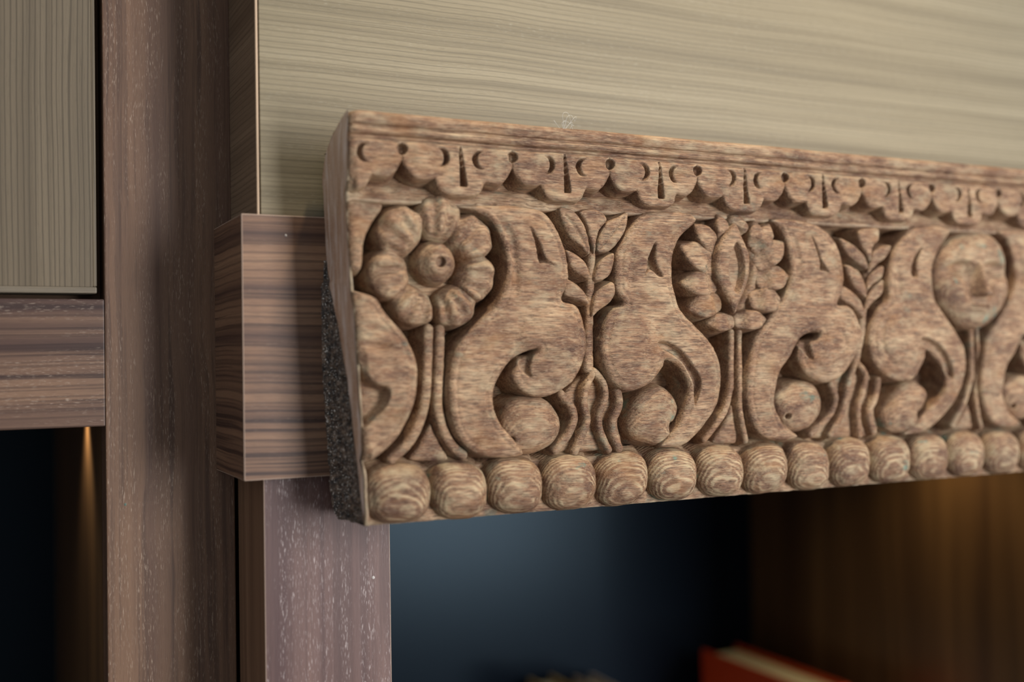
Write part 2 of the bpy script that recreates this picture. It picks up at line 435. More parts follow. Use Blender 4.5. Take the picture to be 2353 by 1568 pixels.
# ---- panel over the lintel
pan = empty('ash_panel', (0.60, 0.085, 0.0823), 'wide pale grey ash panel resting on top of the walnut lintel', 'panel')
box('face_board', M_PANEL, (0.1464, 0.052, 0.0823), (1.30, 0.075, Z_TOP), pan, 0.0003)
box('edge_band', M_EDGE, (0.1443, 0.0515, 0.0823), (0.1455, 0.0535, Z_TOP), pan, 0.0003)
box('side_return', M_PSIDE, (0.1443, 0.0535, 0.0823), (0.1453, 0.1205, Z_TOP), pan, 0.0)
box('core', M_BLACK, (0.1452, 0.0660, 0.0823), (1.30, 0.1205, Z_TOP - 0.001), pan, 0)

# ---- lintel behind the carving
lin = box('walnut_crosspiece', M_BLOCK, (0.1340, 0.0450, -0.0632), (1.30, 0.1203, 0.0823), None, 0.0005, M_WORN)
tag(lin, 'dark walnut lintel block that the carved beam is fixed to', 'crosspiece')
speck('paint_speck', 657, 541, 0.0450, 0.0008, M_WHITEP, lin, 'pale paint speck')

# ---- post under the lintel
post = empty('post', (0.183, 0.09, Z_LOW), 'reddish walnut post with white flecks under the lintel', 'post')
box('front_board', M_POST, (0.1468, 0.055, Z_LOW), (0.2204, 0.068, -0.0630), post, 0.0004, M_WORN)
box('side_board', M_POSTSIDE, (0.1466, 0.0553, Z_LOW), (0.1500, 0.1195, -0.0630), post, 0.0004)
box('core', M_BLACK, (0.1498, 0.067, Z_LOW), (0.2196, 0.1203, -0.0635), post, 0)
speck('paint_speck', 858, 1328, 0.055, 0.0012, M_WHITEP, post, 'chalky white paint speck')

# ---- open bookshelf niche right of the post
nic = empty('shelf_niche', (0.55, 0.35, Z_LOW), 'open bookshelf niche with dark satin back and warm lit wooden side', 'bookcase')
box('back_panel', M_BACK, (0.0902, 0.5602, Z_LOW), (0.90, 0.572, 0.0), nic, 0)
box('side_panel', M_NSIDE, (0.877, 0.1205, Z_LOW), (0.897, 0.56, 0.0), nic, 0.0005)
box('side_panel', M_NSIDE, (0.150, 0.1205, Z_LOW), (0.168, 0.56, 0.0), nic, 0.0005)
box('top_panel', M_NSIDE, (0.150, 0.1205, -0.045), (0.877, 0.56, -0.028), nic, 0.0)
shelf = box('shelf', M_NSIDE, (0.150, 0.1205, -0.590), (0.877, 0.56, -0.570), nic, 0.0008)

# ---- books
def book(loc, w, d, h, cover, label, cat='book', tilt=0.0):
    """loc = lower left far corner; runs towards the room (-y); w thickness, d depth, h height"""
    e = empty('book', loc, label, cat)
    x, y, z = loc; b = 0.0032
    box('cover_board', cover, (x, y - d, z), (x + b, y, z + h), e, 0.0006)
    box('cover_board', cover, (x + w - b, y - d, z), (x + w, y, z + h), e, 0.0006)
    box('spine', cover, (x, y - d - b, z), (x + w, y - d, z + h), e, 0.0012)
    pg = NT('page_block_' + str(round(x * 1000)))
    n = pg.noise(pg.scaled((2500, 6, 6)), 1.0, 2.0)
    pm = pg.finish(pg.ramp(n, [(0.35, s2l((196, 176, 128))), (0.65, s2l((226, 208, 164)))]), 0.85, 0.2)
    box('pages', pm, (x + b, y - d, z + 0.004), (x + w - b, y - 0.006, z + h - 0.006), e, 0.0002)
    e.rotation_euler = (0, tilt, 0)
    return e
M_RED = plain('red_book_cloth', (190, 62, 18), 0.55)
M_OCHRE = plain('ochre_book_cloth', (168, 140, 84), 0.6)
M_BEIGE = plain('beige_book_cloth', (176, 158, 138), 0.6)
ZS = -0.570
p = at(1612, 1492, 0.53)
book((p[0], 0.53, ZS), 0.051, 0.19, p[2] - ZS, M_RED, 'orange red book with cream pages standing beside the lit side panel')
p = at(1213, 1558, 0.553)
book((p[0], 0.553, ZS), 0.030, 0.16, p[2] - ZS, M_OCHRE, 'ochre book standing next to a beige book under the dark back panel')
p = at(1318, 1554, 0.553)
book((p[0], 0.553, ZS), 0.024, 0.16, p[2] - ZS, M_BEIGE, 'beige book standing next to an ochre book under the dark back panel')

# ================================================================== CARVED BEAM
U_R = 905.0
beam = empty('carved_frieze', (0.5, 0.02, -0.087), 'weathered carved teak frieze beam with flowers scrolls a face and beads', 'carving')

# ---- sunk ground (front of the body) and its back
def build_body():
    step = 1.1
    us = np.arange(179.0, U_R + step, step); vs = np.arange(-87.0, 118.5, step)
    U, V = np.meshgrid(us, vs, indexing='ij')
    ue = u_end(V)
    H = ground(V) + 0.9 * nz(U, V, 7, 6, 11) + 0.5 * nz(U, V, 3, 2.5, 12)
    k = 1 - sst(U - ue, 0.6, 4.0)
    H = np.maximum(H, H * (1 - k) + rim(V) * k)
    H = H - corner(U - ue)
    Uc = np.maximum(U, ue)
    X = Uc / 1000; Y = -H / 1000; Z = V / 1000
    # close underside, top and right end towards the back
    X = np.concatenate([X[:, :1], X[:, :1], X, X[:, -1:]], axis=1)
    Y = np.concatenate([np.full((len(us), 1), 0.0450), np.full((len(us), 1), 0.0415), Y, np.full((len(us), 1), 0.0450)], axis=1)
    Z = np.concatenate([Z[:, :1] + 0.004, Z[:, :1], Z, Z[:, -1:]], axis=1)
    X = np.concatenate([X, X[-1:]], axis=0); Z = np.concatenate([Z, Z[-1:]], axis=0)
    Y = np.concatenate([Y, np.full((1, Y.shape[1]), 0.0450)], axis=0)
    keep = np.ones((X.shape[0] - 1, X.shape[1] - 1), bool)
    return grid_mesh('body', X, Y, Z, keep, M_CARVE, beam)
body = build_body()

# ---- sawn left end: smooth dusty face in front, rough broken end grain behind
BK_V = [-90, -77, -4, 44, 46, 57, 107, 124, 136]; BK_U = [185.7, 183.4, 179.5, 179.4, 180.6, 181.3, 179.5, 179.7, 181]
YB_V = [-87, -70, -38, -10, 20, 40, 50, 60, 136]; YB_V2 = [5, 7, 12, 15, 24, 33, 41, 46, 60]
def end_patch(name, mat, rough):
    vs = np.arange(-87.0, 134.6, 0.7); ts = np.linspace(0, 1, 90)
    V, T = np.meshgrid(vs, ts, indexing='ij')
    y0 = -rim(V) + 3.0
    back = np.interp(V, [-87, -84, -78, 104, 112, 120, 127, 131.5, 134.6], [38, 42, 45, 45, 42, 35, 24, 13, 2.0])
    yb = np.minimum(np.interp(V, YB_V, YB_V2), back)
    if rough: a, b = yb, back
    else: a, b = y0, yb
    Yd = a + (b - a) * T
    f = np.clip(Yd / 45.0, 0, 1)
    Uu = u_end(V) * (1 - f) + np.interp(V, BK_V, BK_U) * f
    if rough:
        e = sst(T, 0, 0.12) * (1 - 0.8 * sst(T, 0.82, 0.98))
        Uu += e * (1.2 + 1.1 * nz(Yd, V, 4, 4, 21) + 0.9 * nz(Yd, V, 1.8, 1.8, 22) + 0.6 * nz(Yd, V, 0.9, 0.9, 23))
        Uu -= 1.6 * sst(T, 0.9, 0.99)
        pit = sst(nz(Yd, V, 7, 5, 24), 0.35, 0.7); Uu += e * pit * 3.0
    else:
        Uu += 0.25 * nz(Yd, V, 5, 9, 25)
    keep = ((b - a)[:-1, :-1] > 0.05) & np.ones((len(vs) - 1, len(ts) - 1), bool)
    return grid_mesh(name, Uu / 1000, Yd / 1000, V / 1000, keep, mat, beam)
end_patch('end_face', M_END, False)['label'] = 'smooth dusty whitish sawn end'
end_patch('end_grain', M_GRAIN, True)['label'] = 'rough dark crumbled end grain'

# ---- top moulding
def build_moulding():
    prof = [(117.5, -6), (118.0, 0.2), (119.2, 0.4), (120.2, -1.6), (121.2, -1.9), (122.2, 1.0), (123.2, 1.9), (124.9, 2.0), (125.6, 0.2), (126.4, 0.0),
            (127.1, 1.6), (128.0, 2.2), (129.3, 2.4), (130.8, 2.6), (132.2, 2.2), (133.4, 1.0), (134.2, -1.2), (134.6, -4.5), (131.5, -13), (127, -24), (120, -35), (112, -42), (104, -45)]
    prof = np.array(prof); q = []
    for k in range(len(prof) - 1):
        for t in (0, 0.34, 0.67): q.append(prof[k] * (1 - t) + prof[k + 1] * t)
    q.append(prof[-1]); q = np.array(q)
    us = np.arange(180.5, U_R + 1.0, 1.0)
    U, I = np.meshgrid(us, np.arange(len(q)), indexing='ij')
    V = q[I, 0]; H = q[I, 1]
    H = H + 0.22 * nz(U, V, 30, 2.0, 31) + 0.20 * nz(U, V, 9, 1.3, 32)
    V = V - 3.5 * (1 - dome((U - 180.8) / 7.0)) * sst(V, 126, 134) + 0.35 * nz(U, V * 0, 60, 9, 33) + 0.15 * nz(U, V, 14, 3, 34)
    ue = u_end(V); H = H - corner(U - ue)
    Uc = np.maximum(U, ue + 0.02)
    return grid_mesh('top_moulding', Uc / 1000, -H / 1000, V / 1000, np.ones((len(us) - 1, len(q) - 1), bool), M_RAILTOP, beam)
build_moulding()

# ---- lambrequin scallops under the moulding
cusps = [145.0, 210.1, 276.3, 340.1, 402.7, 470.9, 536.0, 599.2, 665.5, 731.0, 796.0, 861.0]
slots = [177.6, 244.6, 310.2, 374.8, 438.8, 502.6, 569.2, 635.0, 700.0, 765.0, 830.0]
def build_scallop(c0, c1, cs):
    n = 60; pts = [(c0 - 0.3, 119.0), (c1 + 0.3, 119.0)]
    jig = random.uniform(-0.8, 0.8)
    low = []
    for k in range(n + 1):
        u = c1 + 0.3 - (c1 - c0 + 0.6) * k / n
        half = (c1 - cs) if u > cs else (cs - c0)
        s = abs(u - cs) / (2 * half)
        if s < 0.215: v = 91.3 + 4.5 * (s / 0.215) ** 6 + 0.8 * (s / 0.215) ** 2
        elif s < 0.235: v = 97.0 + (s - 0.215) / 0.02 * 3.8
        else:
            t = (s - 0.345) / 0.155
            v = 99.0 + (9.0 * t ** 2.2 if t > 0 else 1.6 * (-t) ** 2)
        low.append((u, v + jig * 0.5))
    poly = np.array(pts + low)
    def fn(U, V):
        d = sdf(poly, U, V)
        H = np.where(d > 0, 0.0 + 1.6 * dome(d / 2.2), d * 4.0)
        H += 0.5 * nz(U, V, 14, 8, 41)
        # wedge slot
        t = np.clip((119.0 - V) / 22.0, 0, 1)
        w = 0.45 + 2.0 * t; c = cs + 1.6 * t - 0.3
        sl = np.clip((w - np.abs(U - c)) / np.maximum(w, 0.3) * 3.0, 0, 1) * sst(V, 95.8, 97.5) * sst(-V, -119.5, -118)
        H -= sl * (2.5 + 5.0 * t)
        # facing crescents
        for sg in (-1, 1):
            cu, cv = cs + sg * 11.8, 111.6
            ra = np.hypot(U - cu, (V - cv) / 1.1); rb = np.hypot(U - cu - sg * 3.2, (V - cv) / 1.1)
            dd = np.minimum(5.0 - ra, rb - 4.6)
            H -= np.clip(dd * 3.2, 0, 4.6)
        # drilled eye at each cusp
        for cu in (c0, c1):
            r = np.hypot(U - cu, V - 114.6)
            H -= 4.0 * sst(-r, -3.4, -2.4)
        return H
    return relief('scallop', beam, fn, (c0 - 2, c1 + 2, 88.5, 119.2), M_CARVE, 0.55)
for a, b, c in zip(cusps[:-1], cusps[1:], slots): build_scallop(a, b, c)

# ---- row of beads
bead_edges = [189.2, 226.5, 260.2, 295.0, 330.6, 366.4, 401.6, 437.0, 472.0, 506.6, 541.9, 577.6, 613.3, 649.0, 684.2]
while bead_edges[-1] < U_R - 30: bead_edges.append(bead_edges[-1] + 35.4)
def build_bead(a, b, i):
    rs = random.Random(i); cu = (a + b) / 2 - 0.8; hw = (b - a) / 2 + 0.7; cv = -71.0 + rs.uniform(-0.5, 0.5); hv = 16.3
    tl = rs.uniform(-0.10, 0.10)
    def fn(U, V):
        x = (U - cu) / hw; y = (V - cv) / hv + tl * x
        q = np.abs(x) ** 2.7 + np.abs(y) ** 2.6
        H = -9.0 + 14.5 * np.sqrt(np.clip(1 - q, 0, 1)) ** 0.9 - 10 * np.clip(q - 1, 0, 1)
        return H + 0.35 * nz(U + 17 * i, V, 6, 4, 51)
    return relief('bead', beam, fn, (cu - hw - 2, cu + hw + 2, cv - hv - 2.5, cv + hv + 2), M_BEAD, 0.55)
for i in range(len(bead_edges) - 1): build_bead(bead_edges[i], bead_edges[i + 1], i)

# ---- generic carved shapes
def wall_profile(d, top, edge, w, slope=5.0):
    return np.where(d > 0, edge + (top - edge) * dome(d / w), edge + d * slope)

def build_scroll(outline, curl, curl_r, cuts=(), flutes=(), pits=(), depth=0.003):
    poly = catmull(mm(outline, depth), True, 5)
    cc = mm(curl, 0.0)[0]
    cutp = [(catmull(mm(s, 0.001), True, 4), k) for s, k in cuts]
    flp = [(catmull(mm(s, 0.001), False, 5), w, k) for s, w, k in flutes]
    ptp = [(mm(s, 0.002)[0], r, k) for s, r, k in pits]
    def fn(U, V):
        d = sdf(poly, U, V)
        H = wall_profile(d, 0.5, -2.6, 5.0, 7.0)
        H -= 0.55 * np.exp(-((d - 4.4) / 0.9) ** 2)
        r = np.hypot(U - cc[0], V - cc[1]) / curl_r
        H += np.where(d > -1, 2.6 * np.clip(1 - r * r, 0, 1), 0)
        for pl, k in cutp:
            c = sdf(pl, U, V); H -= np.clip(c * 2.6, 0, k)
        for ln, w, k in flp:
            q, t = ldist(ln, U, V); H -= k * np.exp(-(q / w) ** 2) * np.sin(np.pi * np.clip(t * 0.92 + 0.04, 0, 1)) ** 0.5
        for (pu, pv), rr, k in ptp:
            H -= k * sst(-np.hypot(U - pu, V - pv), -rr, -rr * 0.5)
        return H
    return relief('scroll', beam, fn, bounds(poly), M_CARVE, 0.6)
def build_ball(parent, outline, pits=(), depth=0.004, top=1.4, edge=-8.0):
    poly = catmull(mm(outline, depth), True, 5)
    ptp = [(mm(s, 0.002)[0], r, k) for s, r, k in pits]
    def fn(U, V):
        d = sdf(poly, U, V); w = d.max()
        H = wall_profile(d, top, edge, w * 0.95)
        for (pu, pv), rr, k in ptp:
            H -= k * sst(-np.hypot(U - pu, V - pv), -rr, -rr * 0.5)
        return H
    return relief('volute_ball', parent, fn, bounds(poly), M_FLOWER, 0.6)
def build_strip(name, parent, path, w, top, edge, depth=0.006, taper=0.0, mat=None):
    ln = catmull(mm(path, depth), False, 6)
    def fn(U, V):
        q, t = ldist(ln, U, V); hw = w * 0.5 * (1 + taper * (t - 0.5))
        d = hw - q
        return wall_profile(d, top, edge, hw * 0.9, 4.0)
    return relief(name, parent, fn, bounds(ln, w + 3), mat or M_CARVE, 0.55)
def build_leaf(name, parent, outline, top, edge, depth=0.003, crease=None, mat=None, w=2.6, tilt=0.0):
    poly = catmull(mm(outline, depth), True, 5)
    cr = catmull(mm(crease, depth), False, 4) if crease else None
    def fn(U, V):
        d = sdf(poly, U, V)
        H = wall_profile(d, top, edge, w, 4.0)
        if cr is not None:
            q, t = ldist(cr, U, V); H -= 0.9 * np.exp(-(q / 0.9) ** 2)
        return H
    return relief(name, parent, fn, bounds(poly), mat or M_CARVE, 0.5)

# ---- cut-off scroll at the sawn end
sc0 = build_scroll('B 150 0 385 0 480 120 600 260 670 420 682 560 655 740 565 930 450 1050 360 1105 250 1110 200 900 180 400',
                   'B 520 560', 26,
                   cuts=[('B 250 380 380 560 500 620 480 740 400 830 330 880 250 800', 8.0)],
                   flutes=[('B 300 330 420 340 580 365', 2.2, 1.6), ('B 300 180 420 215 540 260', 1.6, 1.0)])
# flat piece beside the first flower
build_leaf('scroll_tip', beam, 'A 150 790 420 770 500 800 420 930 365 1060 345 1250 250 1260 150 1250', -2.0, -5.0, 0.003)

# ---- first S-scroll
sc1 = build_scroll('P 1050 474 1087 487 1122 507 1147 548 1160 602 1157 650 1140 695 1099 735 1060 775 1040 810 1030 860 1028 910 1035 965 1054 1011 1092 1043 1150 1052 '
                   '1200 1042 1165 995 1147 973 1132 935 1133 894 1150 856 1172 828 1200 810 1226 803 1217 815 1196 824 1178 845 1172 866 1185 888 1202 904 1230 913 1258 910 1290 895 1317 872 1338 826 '
                   '1344 785 1336 735 1320 703 1288 690 1301 655 1303 620 1294 571 1275 526 1243 487 1180 474',
                   'P 1270 790', 24,
                   cuts=[('P 1214 520 1228 535 1243 564 1253 592 1276 611 1250 606 1236 604 1227 560', 6.0),
                         ('P 1190 838 1205 812 1228 803 1222 820 1216 850 1222 868 1206 862', 4.0)],
                   flutes=[('P 1150 505 1172 540 1184 602 1184 682', 2.0, 1.5), ('P 1150 691 1215 690 1284 691', 0.6, 0.9), ('P 1060 900 1065 960 1090 1005', 3.0, 0.6)])
build_ball(sc1, 'P 1152 970 1164 930 1202 911 1255 917 1285 953 1289 990 1268 1024 1219 1046 1175 1040 1155 1005', pits=[('P 1176 1011', 2.2, 4)])

# ---- second S-scroll (mirrored)
sc2 = build_scroll('C 740 600 1000 590 1120 645 1010 760 960 860 945 960 945 1080 970 1200 1010 1300 1100 1400 1180 1480 D 1300 200 1345 330 1350 470 1320 620 1250 740 1170 840 1060 925 900 935 '
                   '960 850 1000 805 1030 770 1060 680 1092 560 1095 460 1060 380 1000 320 935 285 915 340 850 420 790 475 700 515 620 515 530 460 480 370 440 250 440 120 C 430 1500 450 1400 500 1300 590 1248 '
                   '545 1180 530 1100 530 990 540 880 580 800 650 690',
                   'D 690 240', 24,
                   cuts=[('C 828 800 775 920 762 1000 742 1062 790 1010 850 1055 885 1052 838 960 836 880', 6.0),
                         ('D 865 170 900 140 1000 165 1100 260 1195 400 1205 500 1160 640 1150 560 1140 450 1080 330 1000 250 920 215', 5.0)],
                   flutes=[('C 690 850 660 950 650 1080 670 1180', 2.4, 1.0), ('C 600 1250 740 1250 920 1255', 0.6, 0.8)])
build_ball(sc2, 'D 650 790 690 640 760 530 900 475 1000 540 1045 640 1025 730 985 790 1000 860 900 930 780 910 690 880', pits=[('D 1000 770', 1.8, 4)])

# ---- third S-scroll
sc3 = build_scroll('P 1768 505 1790 530 1803 566 1811 610 1809 649 1790 690 1753 744 1728 780 1714 850 1711 910 1718 955 1735 991 1760 1008 1800 1012 1830 1003 1808 985 1794 971 1778 936 1778 898 1788 856 1807 827 1833 780 '
                   '1858 764 1876 766 1866 782 1838 786 1828 805 1830 834 1849 863 1880 878 1906 878 1931 863 1957 827 1973 789 1976 764 1963 725 1944 703 1921 700 1931 671 1935 636 1928 591 1916 559 1890 528 1858 512 1817 505',
                   'P 1905 790', 24,
                   cuts=[('E 335 665 365 700 392 760 425 850 475 932 440 925 400 912 395 830', 6.0), ('F 250 265 330 200 385 205 370 250 330 290 350 400 300 370', 4.5)],
                   flutes=[('E 200 640 240 760 255 900 250 1050', 2.2, 1.3), ('F 320 400 430 455 545 400 585 300 540 195 430 160', 2.0, 1.3), ('F 390 230 470 240 500 300 470 360', 2.6, 0.8), ('E 300 1170 420 1165 520 1170', 0.6, 0.8)])
build_ball(sc3, 'F 80 660 180 572 300 550 390 590 428 690 415 790 350 880 250 920 150 890 95 780', pits=[('F 175 805', 2.2, 4)])

# ---- fourth S-scroll (mirrored)
sc4 = build_scroll('F 1200 885 1120 925 1000 935 1080 860 1120 810 1200 725 1280 640 1300 540 1265 440 1205 375 1165 330 1150 390 1110 480 1060 540 980 552 880 522 790 430 750 300 755 170 800 50 E 835 1160 888 1118 883 1000 895 880 930 760 1000 665 1070 605 1250 595 '
                   '1330 640 1250 770 1208 900 1212 1050 1250 1170 1350 1310 1425 1440 F 1440 330 1450 450 1400 640 1300 790',
                   'F 980 250', 24,
                   cuts=[('E 1145 735 1080 820 1058 920 1070 965 1108 962 1105 860', 5.5), ('F 1125 260 1140 235 1200 245 1290 310 1360 440 1365 540 1320 500 1290 420 1230 340 1170 310', 4.5)],
                   flutes=[('F 1050 60 920 80 850 180 860 320 930 420 1030 450', 2.0, 1.4), ('E 960 900 980 1000 990 1080', 2.0, 1.3)])
build_ball(sc4, 'F 850 800 900 680 1000 570 1090 548 1170 600 1187 660 1155 750 1120 795 1130 850 1060 930 900 910', pits=[('F 1125 785', 1.8, 4)])

# ---- flower with boss
fl = relief('flower', beam, lambda U, V: -11.0 - 0.05 * np.hypot(U - 228, V - 51.5) + np.clip(28 - np.hypot(U - 228, V - 51.5), -4, 0) * 4, (196, 260, 19, 84), M_FLOWER, 0.9)
fl['label'] = 'open flower with seven rounded petals and a pierced boss'
FC = mm('P 991 614', 0.006)[0]
petals = [('P 1012 488', 14.5), ('P 1093 540', 14.5), ('P 1104 640', 14.5), ('P 1052 712', 14.0), ('P 946 708', 14.0), ('P 884 634', 14.5), ('P 910 520', 15.5)]
def build_petal(tipspec, hw, i):
    tu, tv = mm(tipspec, 0.002)[0]
    dx, dy = tu - FC[0], tv - FC[1]; L = math.hypot(dx, dy); ax, ay = dx / L, dy / L
    R = L + 9.5
    loc = [(14.0, -5.5), (18, -hw * 0.66), (25, -hw * 0.94), (R - 6, -hw * 0.80), (R - 1.8, -hw * 0.42), (R - 0.4, 0), (R - 1.8, hw * 0.42), (R - 6, hw * 0.80), (25, hw * 0.94), (18, hw * 0.66), (14.0, 5.5)]
    poly = catmull([(FC[0] + a * ax - b * ay, FC[1] + a * ay + b * ax) for a, b in loc], True, 4)
    def fn(U, V):
        d = sdf(poly, U, V)
        a = (U - FC[0]) * ax + (V - FC[1]) * ay; b = -(U - FC[0]) * ay + (V - FC[1]) * ax
        H = wall_profile(d, 1.2, -4.5, 7.0, 6.0)
        H -= 5.0 * sst(-a, -22, -12)
        ang = b / np.maximum(a, 4)
        fl_ = np.cos(ang * 20 + i) * 0.7 + np.cos(ang * 9 + 2 * i) * 0.5
        return H + fl_ * 1.25 * sst(a, 14, 22) * (d > 0)
    return relief('petal', fl, fn, bounds(poly), M_FLOWER, 0.55)
for i, (s, w) in enumerate(petals): build_petal(s, w, i)
BC = mm('P 990 607', 0.010)[0]
def boss_fn(U, V):
    r = np.hypot(U - BC[0], V - BC[1]) / 12.6
    H = -11.0 + 16.5 * np.sqrt(np.clip(1 - r ** 2.2, 0, 1)) - 8 * np.clip(r - 1, 0, 1)
    H -= 4.0 * sst(-r, -0.27, -0.17)
    return H + 0.3 * np.sin(r * 16)
boss = relief('boss', fl, boss_fn, (BC[0] - 14, BC[0] + 14, BC[1] - 14, BC[1] + 14), M_FLOWER, 0.5)

# ---- stalks
def stalks(l, r, wl, wr, fan, d=0.006):
    build_strip('stem', beam, l, wl, -4.0, -7.0, d)
    build_strip('stem', beam, r, wr, -4.0, -7.0, d)
    build_leaf('stem_fan', beam, fan, -8.5, -11.0, 0.009)
stalks('B 765 225 758 480 742 700 700 860 625 990 520 1090', 'B 843 225 836 480 826 720 858 880 925 1000 995 1062', 6.4, 6.2, 'B 775 860 705 990 640 1090 760 1105 900 1095 850 990 805 900')
stalks('D 1432 80 1430 300 1428 480 1395 640 1325 760 1230 880', 'D 1490 80 1492 300 1498 560 1503 700 1540 890', 5.2, 4.8, 'D 1440 620 1380 760 1300 900 1400 915 1480 900 1470 740')
stalks('F 1490 160 1500 400 1488 560 1440 720 1360 870', 'F 1532 160 1545 400 1530 560 1532 720 1565 880', 5.2, 4.6, 'F 1475 720 1430 800 1370 890 1440 905 1510 890 1500 800')

# ---- leaf sprays and the tufts below them
def spray(stem, leaves):
    s = build_strip('leaf_spray', beam, stem, 7.0, -3.5, -7.5, 0.004, 0.3)
    for o, cr in leaves: build_leaf('leaf', s, o, -0.6, -2.4, 0.002, cr)
    return s
sp1 = spray('C 385 760 378 1000 365 1250 358 1568 D 368 200 375 340', [
    ('C 140 565 235 575 310 670 350 780 358 890 300 840 215 770 165 670', 'C 180 610 270 730 340 860'),
    ('C 285 590 370 565 450 595 480 650 430 720 408 800 395 890 360 780 325 660', None),
    ('C 632 590 622 700 570 800 500 870 415 868 428 760 478 670 560 625', 'C 600 630 510 760 430 850'),
    ('C 192 865 262 895 332 960 362 1068 290 1045 220 985 198 920', None),
    ('C 532 885 522 1000 480 1062 398 1082 403 1010 440 930', None),
    ('C 185 1075 262 1108 325 1170 355 1250 290 1228 215 1205 172 1175', None),
    ('C 522 1095 540 1170 500 1245 430 1295 376 1340 384 1230 420 1150', None)])
def tuft(base, blades):
    t = build_leaf('leaf_tuft', beam, base, -9.0, -11.5, 0.008)
    for p_, w in blades: build_strip('blade', t, p_, w, -3.0, -7.0, 0.004)
    return t
tuft('D 180 560 380 350 470 370 620 540 600 760 620 950 400 970 120 970 200 800', [
    ('D 165 545 240 640 260 730 215 850 120 965', 6.2),
    ('D 400 385 345 520 340 640 360 740 320 850 265 975', 6.0),
    ('D 415 375 478 450 495 560 455 680 455 800 520 960', 5.6),
    ('D 590 520 600 620 555 740 560 840 600 950', 6.4)])
sp2 = spray('E 765 800 748 1000 732 1200 712 1400 F 690 330 680 410', [
    ('E 550 685 640 725 722 805 755 905 680 865 600 795', None),
    ('E 695 625 822 612 835 690 792 742 768 850 735 780 690 700', None),
    ('E 918 735 885 822 815 875 758 935 768 845 800 770', None),
    ('E 592 875 682 915 732 1005 742 1108 670 1055 620 975', None),
    ('E 865 885 855 962 792 1015 745 1060 758 962 800 908', None),
    ('E 562 1025 652 1075 722 1175 726 1260 645 1178 548 1105', None),
    ('E 860 985 855 1082 792 1145 728 1215 748 1105 800 1028', None)])
tf2 = tuft('F 470 600 620 430 700 410 790 520 860 560 820 760 830 930 600 960 340 950 480 800', [
    ('F 495 580 528 680 485 800 350 935', 5.6),
    ('F 670 425 625 540 600 660 570 790 490 940', 5.6),
    ('F 690 425 745 510 720 640 690 760 700 945', 5.4),
    ('F 835 550 815 670 770 780 805 915', 6.2)])

# ---- leafy rosette
RC = mm('G 850 800', 0.005)[0]
alm = catmull(mm('G 890 300 965 430 1040 620 1055 780 1015 1000 940 1170 890 1290 790 1110 695 930 672 780 700 560 785 400', 0.0), True, 5)
def rosette_fn(U, V):
    q = np.hypot((U - RC[0]) / 33, (V - RC[1]) / 34)
    H = -1.8 - 8.5 * sst(q, 0.42, 1.0) - 60 * np.clip(q - 1, 0, 1)
    d = -sdf(alm, U, V)
    side = np.where(U > RC[0], 1.0, 0.45)
    return H - 5.5 * side * np.exp(-((d - 2.5) / 3.2) ** 2)
ros = relief('leaf_rosette', beam, rosette_fn, (RC[0] - 38, RC[0] + 38, RC[1] - 39, RC[1] + 39), M_CARVE, 0.6)
ros['label'] = 'round leafy rosette with a hollow almond at its heart'
lobes = [('G 700 620', 'G 435 315', 8.5), ('G 690 800', 'G 275 545', 10.5), ('G 690 960', 'G 290 960', 9.5), ('G 730 1150', 'G 360 1240', 9.5), ('G 880 1370', 'G 560 1395', 7.0),
         ('G 760 500', 'G 690 205', 6.5), ('G 860 420', 'G 930 215', 9.0), ('G 1080 560', 'G 1090 270', 6.0), ('G 1110 620', 'G 1255 310', 7.0), ('G 1120 760', 'G 1405 510', 9.0), ('G 1130 920', 'G 1462 880', 9.5),
         ('G 1060 1130', 'G 1390 1150', 9.5), ('G 890 1370', 'G 1215 1350', 7.5)]
def build_lobe(b, t, hw):
    hw *= 0.88
    (bu, bv), (tu, tv) = mm(b, 0.004)[0], mm(t, 0.005)[0]
    L = math.hypot(tu - bu, tv - bv); ax, ay = (tu - bu) / L, (tv - bv) / L
    loc = [(0, -hw * 0.55), (L * 0.35, -hw * 0.9), (L * 0.68, -hw * 0.85), (L * 0.92, -hw * 0.35), (L, 0), (L * 0.92, hw * 0.35), (L * 0.68, hw * 0.85), (L * 0.35, hw * 0.9), (0, hw * 0.55)]
    poly = catmull([(bu + a * ax - q * ay, bv + a * ay + q * ax) for a, q in loc], True, 4)
    def fn(U, V):
        d = sdf(poly, U, V); a = ((U - bu) * ax + (V - bv) * ay) / L
        return wall_profile(d, 0.4, -1.6, hw * 0.34, 5.0) + 0.16 * (-(U - bu) * ay + (V - bv) * ax) * (1 if ax < 0 else -1) - 3.2 * sst(-a, -0.42, -0.12) - 2.6 * sst(a, 0.62, 1.05)
    return relief('leaf', ros, fn, bounds(poly), M_CARVE, 0.5)
for L_ in lobes: build_lobe(*L_)
almi = catmull(mm('G 915 515 960 640 985 800 962 980 912 1065 852 950 828 830 838 690 868 590', -0.001), True, 5)
def almond_fn(U, V):
    d = sdf(alm, U, V); i = sdf(almi, U, V)
    return wall_profile(d, 2.5, -1.5, 4.0, 5.0) - np.clip((i + 0.9) * 1.7, 0, 6.5)
relief('almond', ros, almond_fn, bounds(alm), M_CARVE, 0.5)

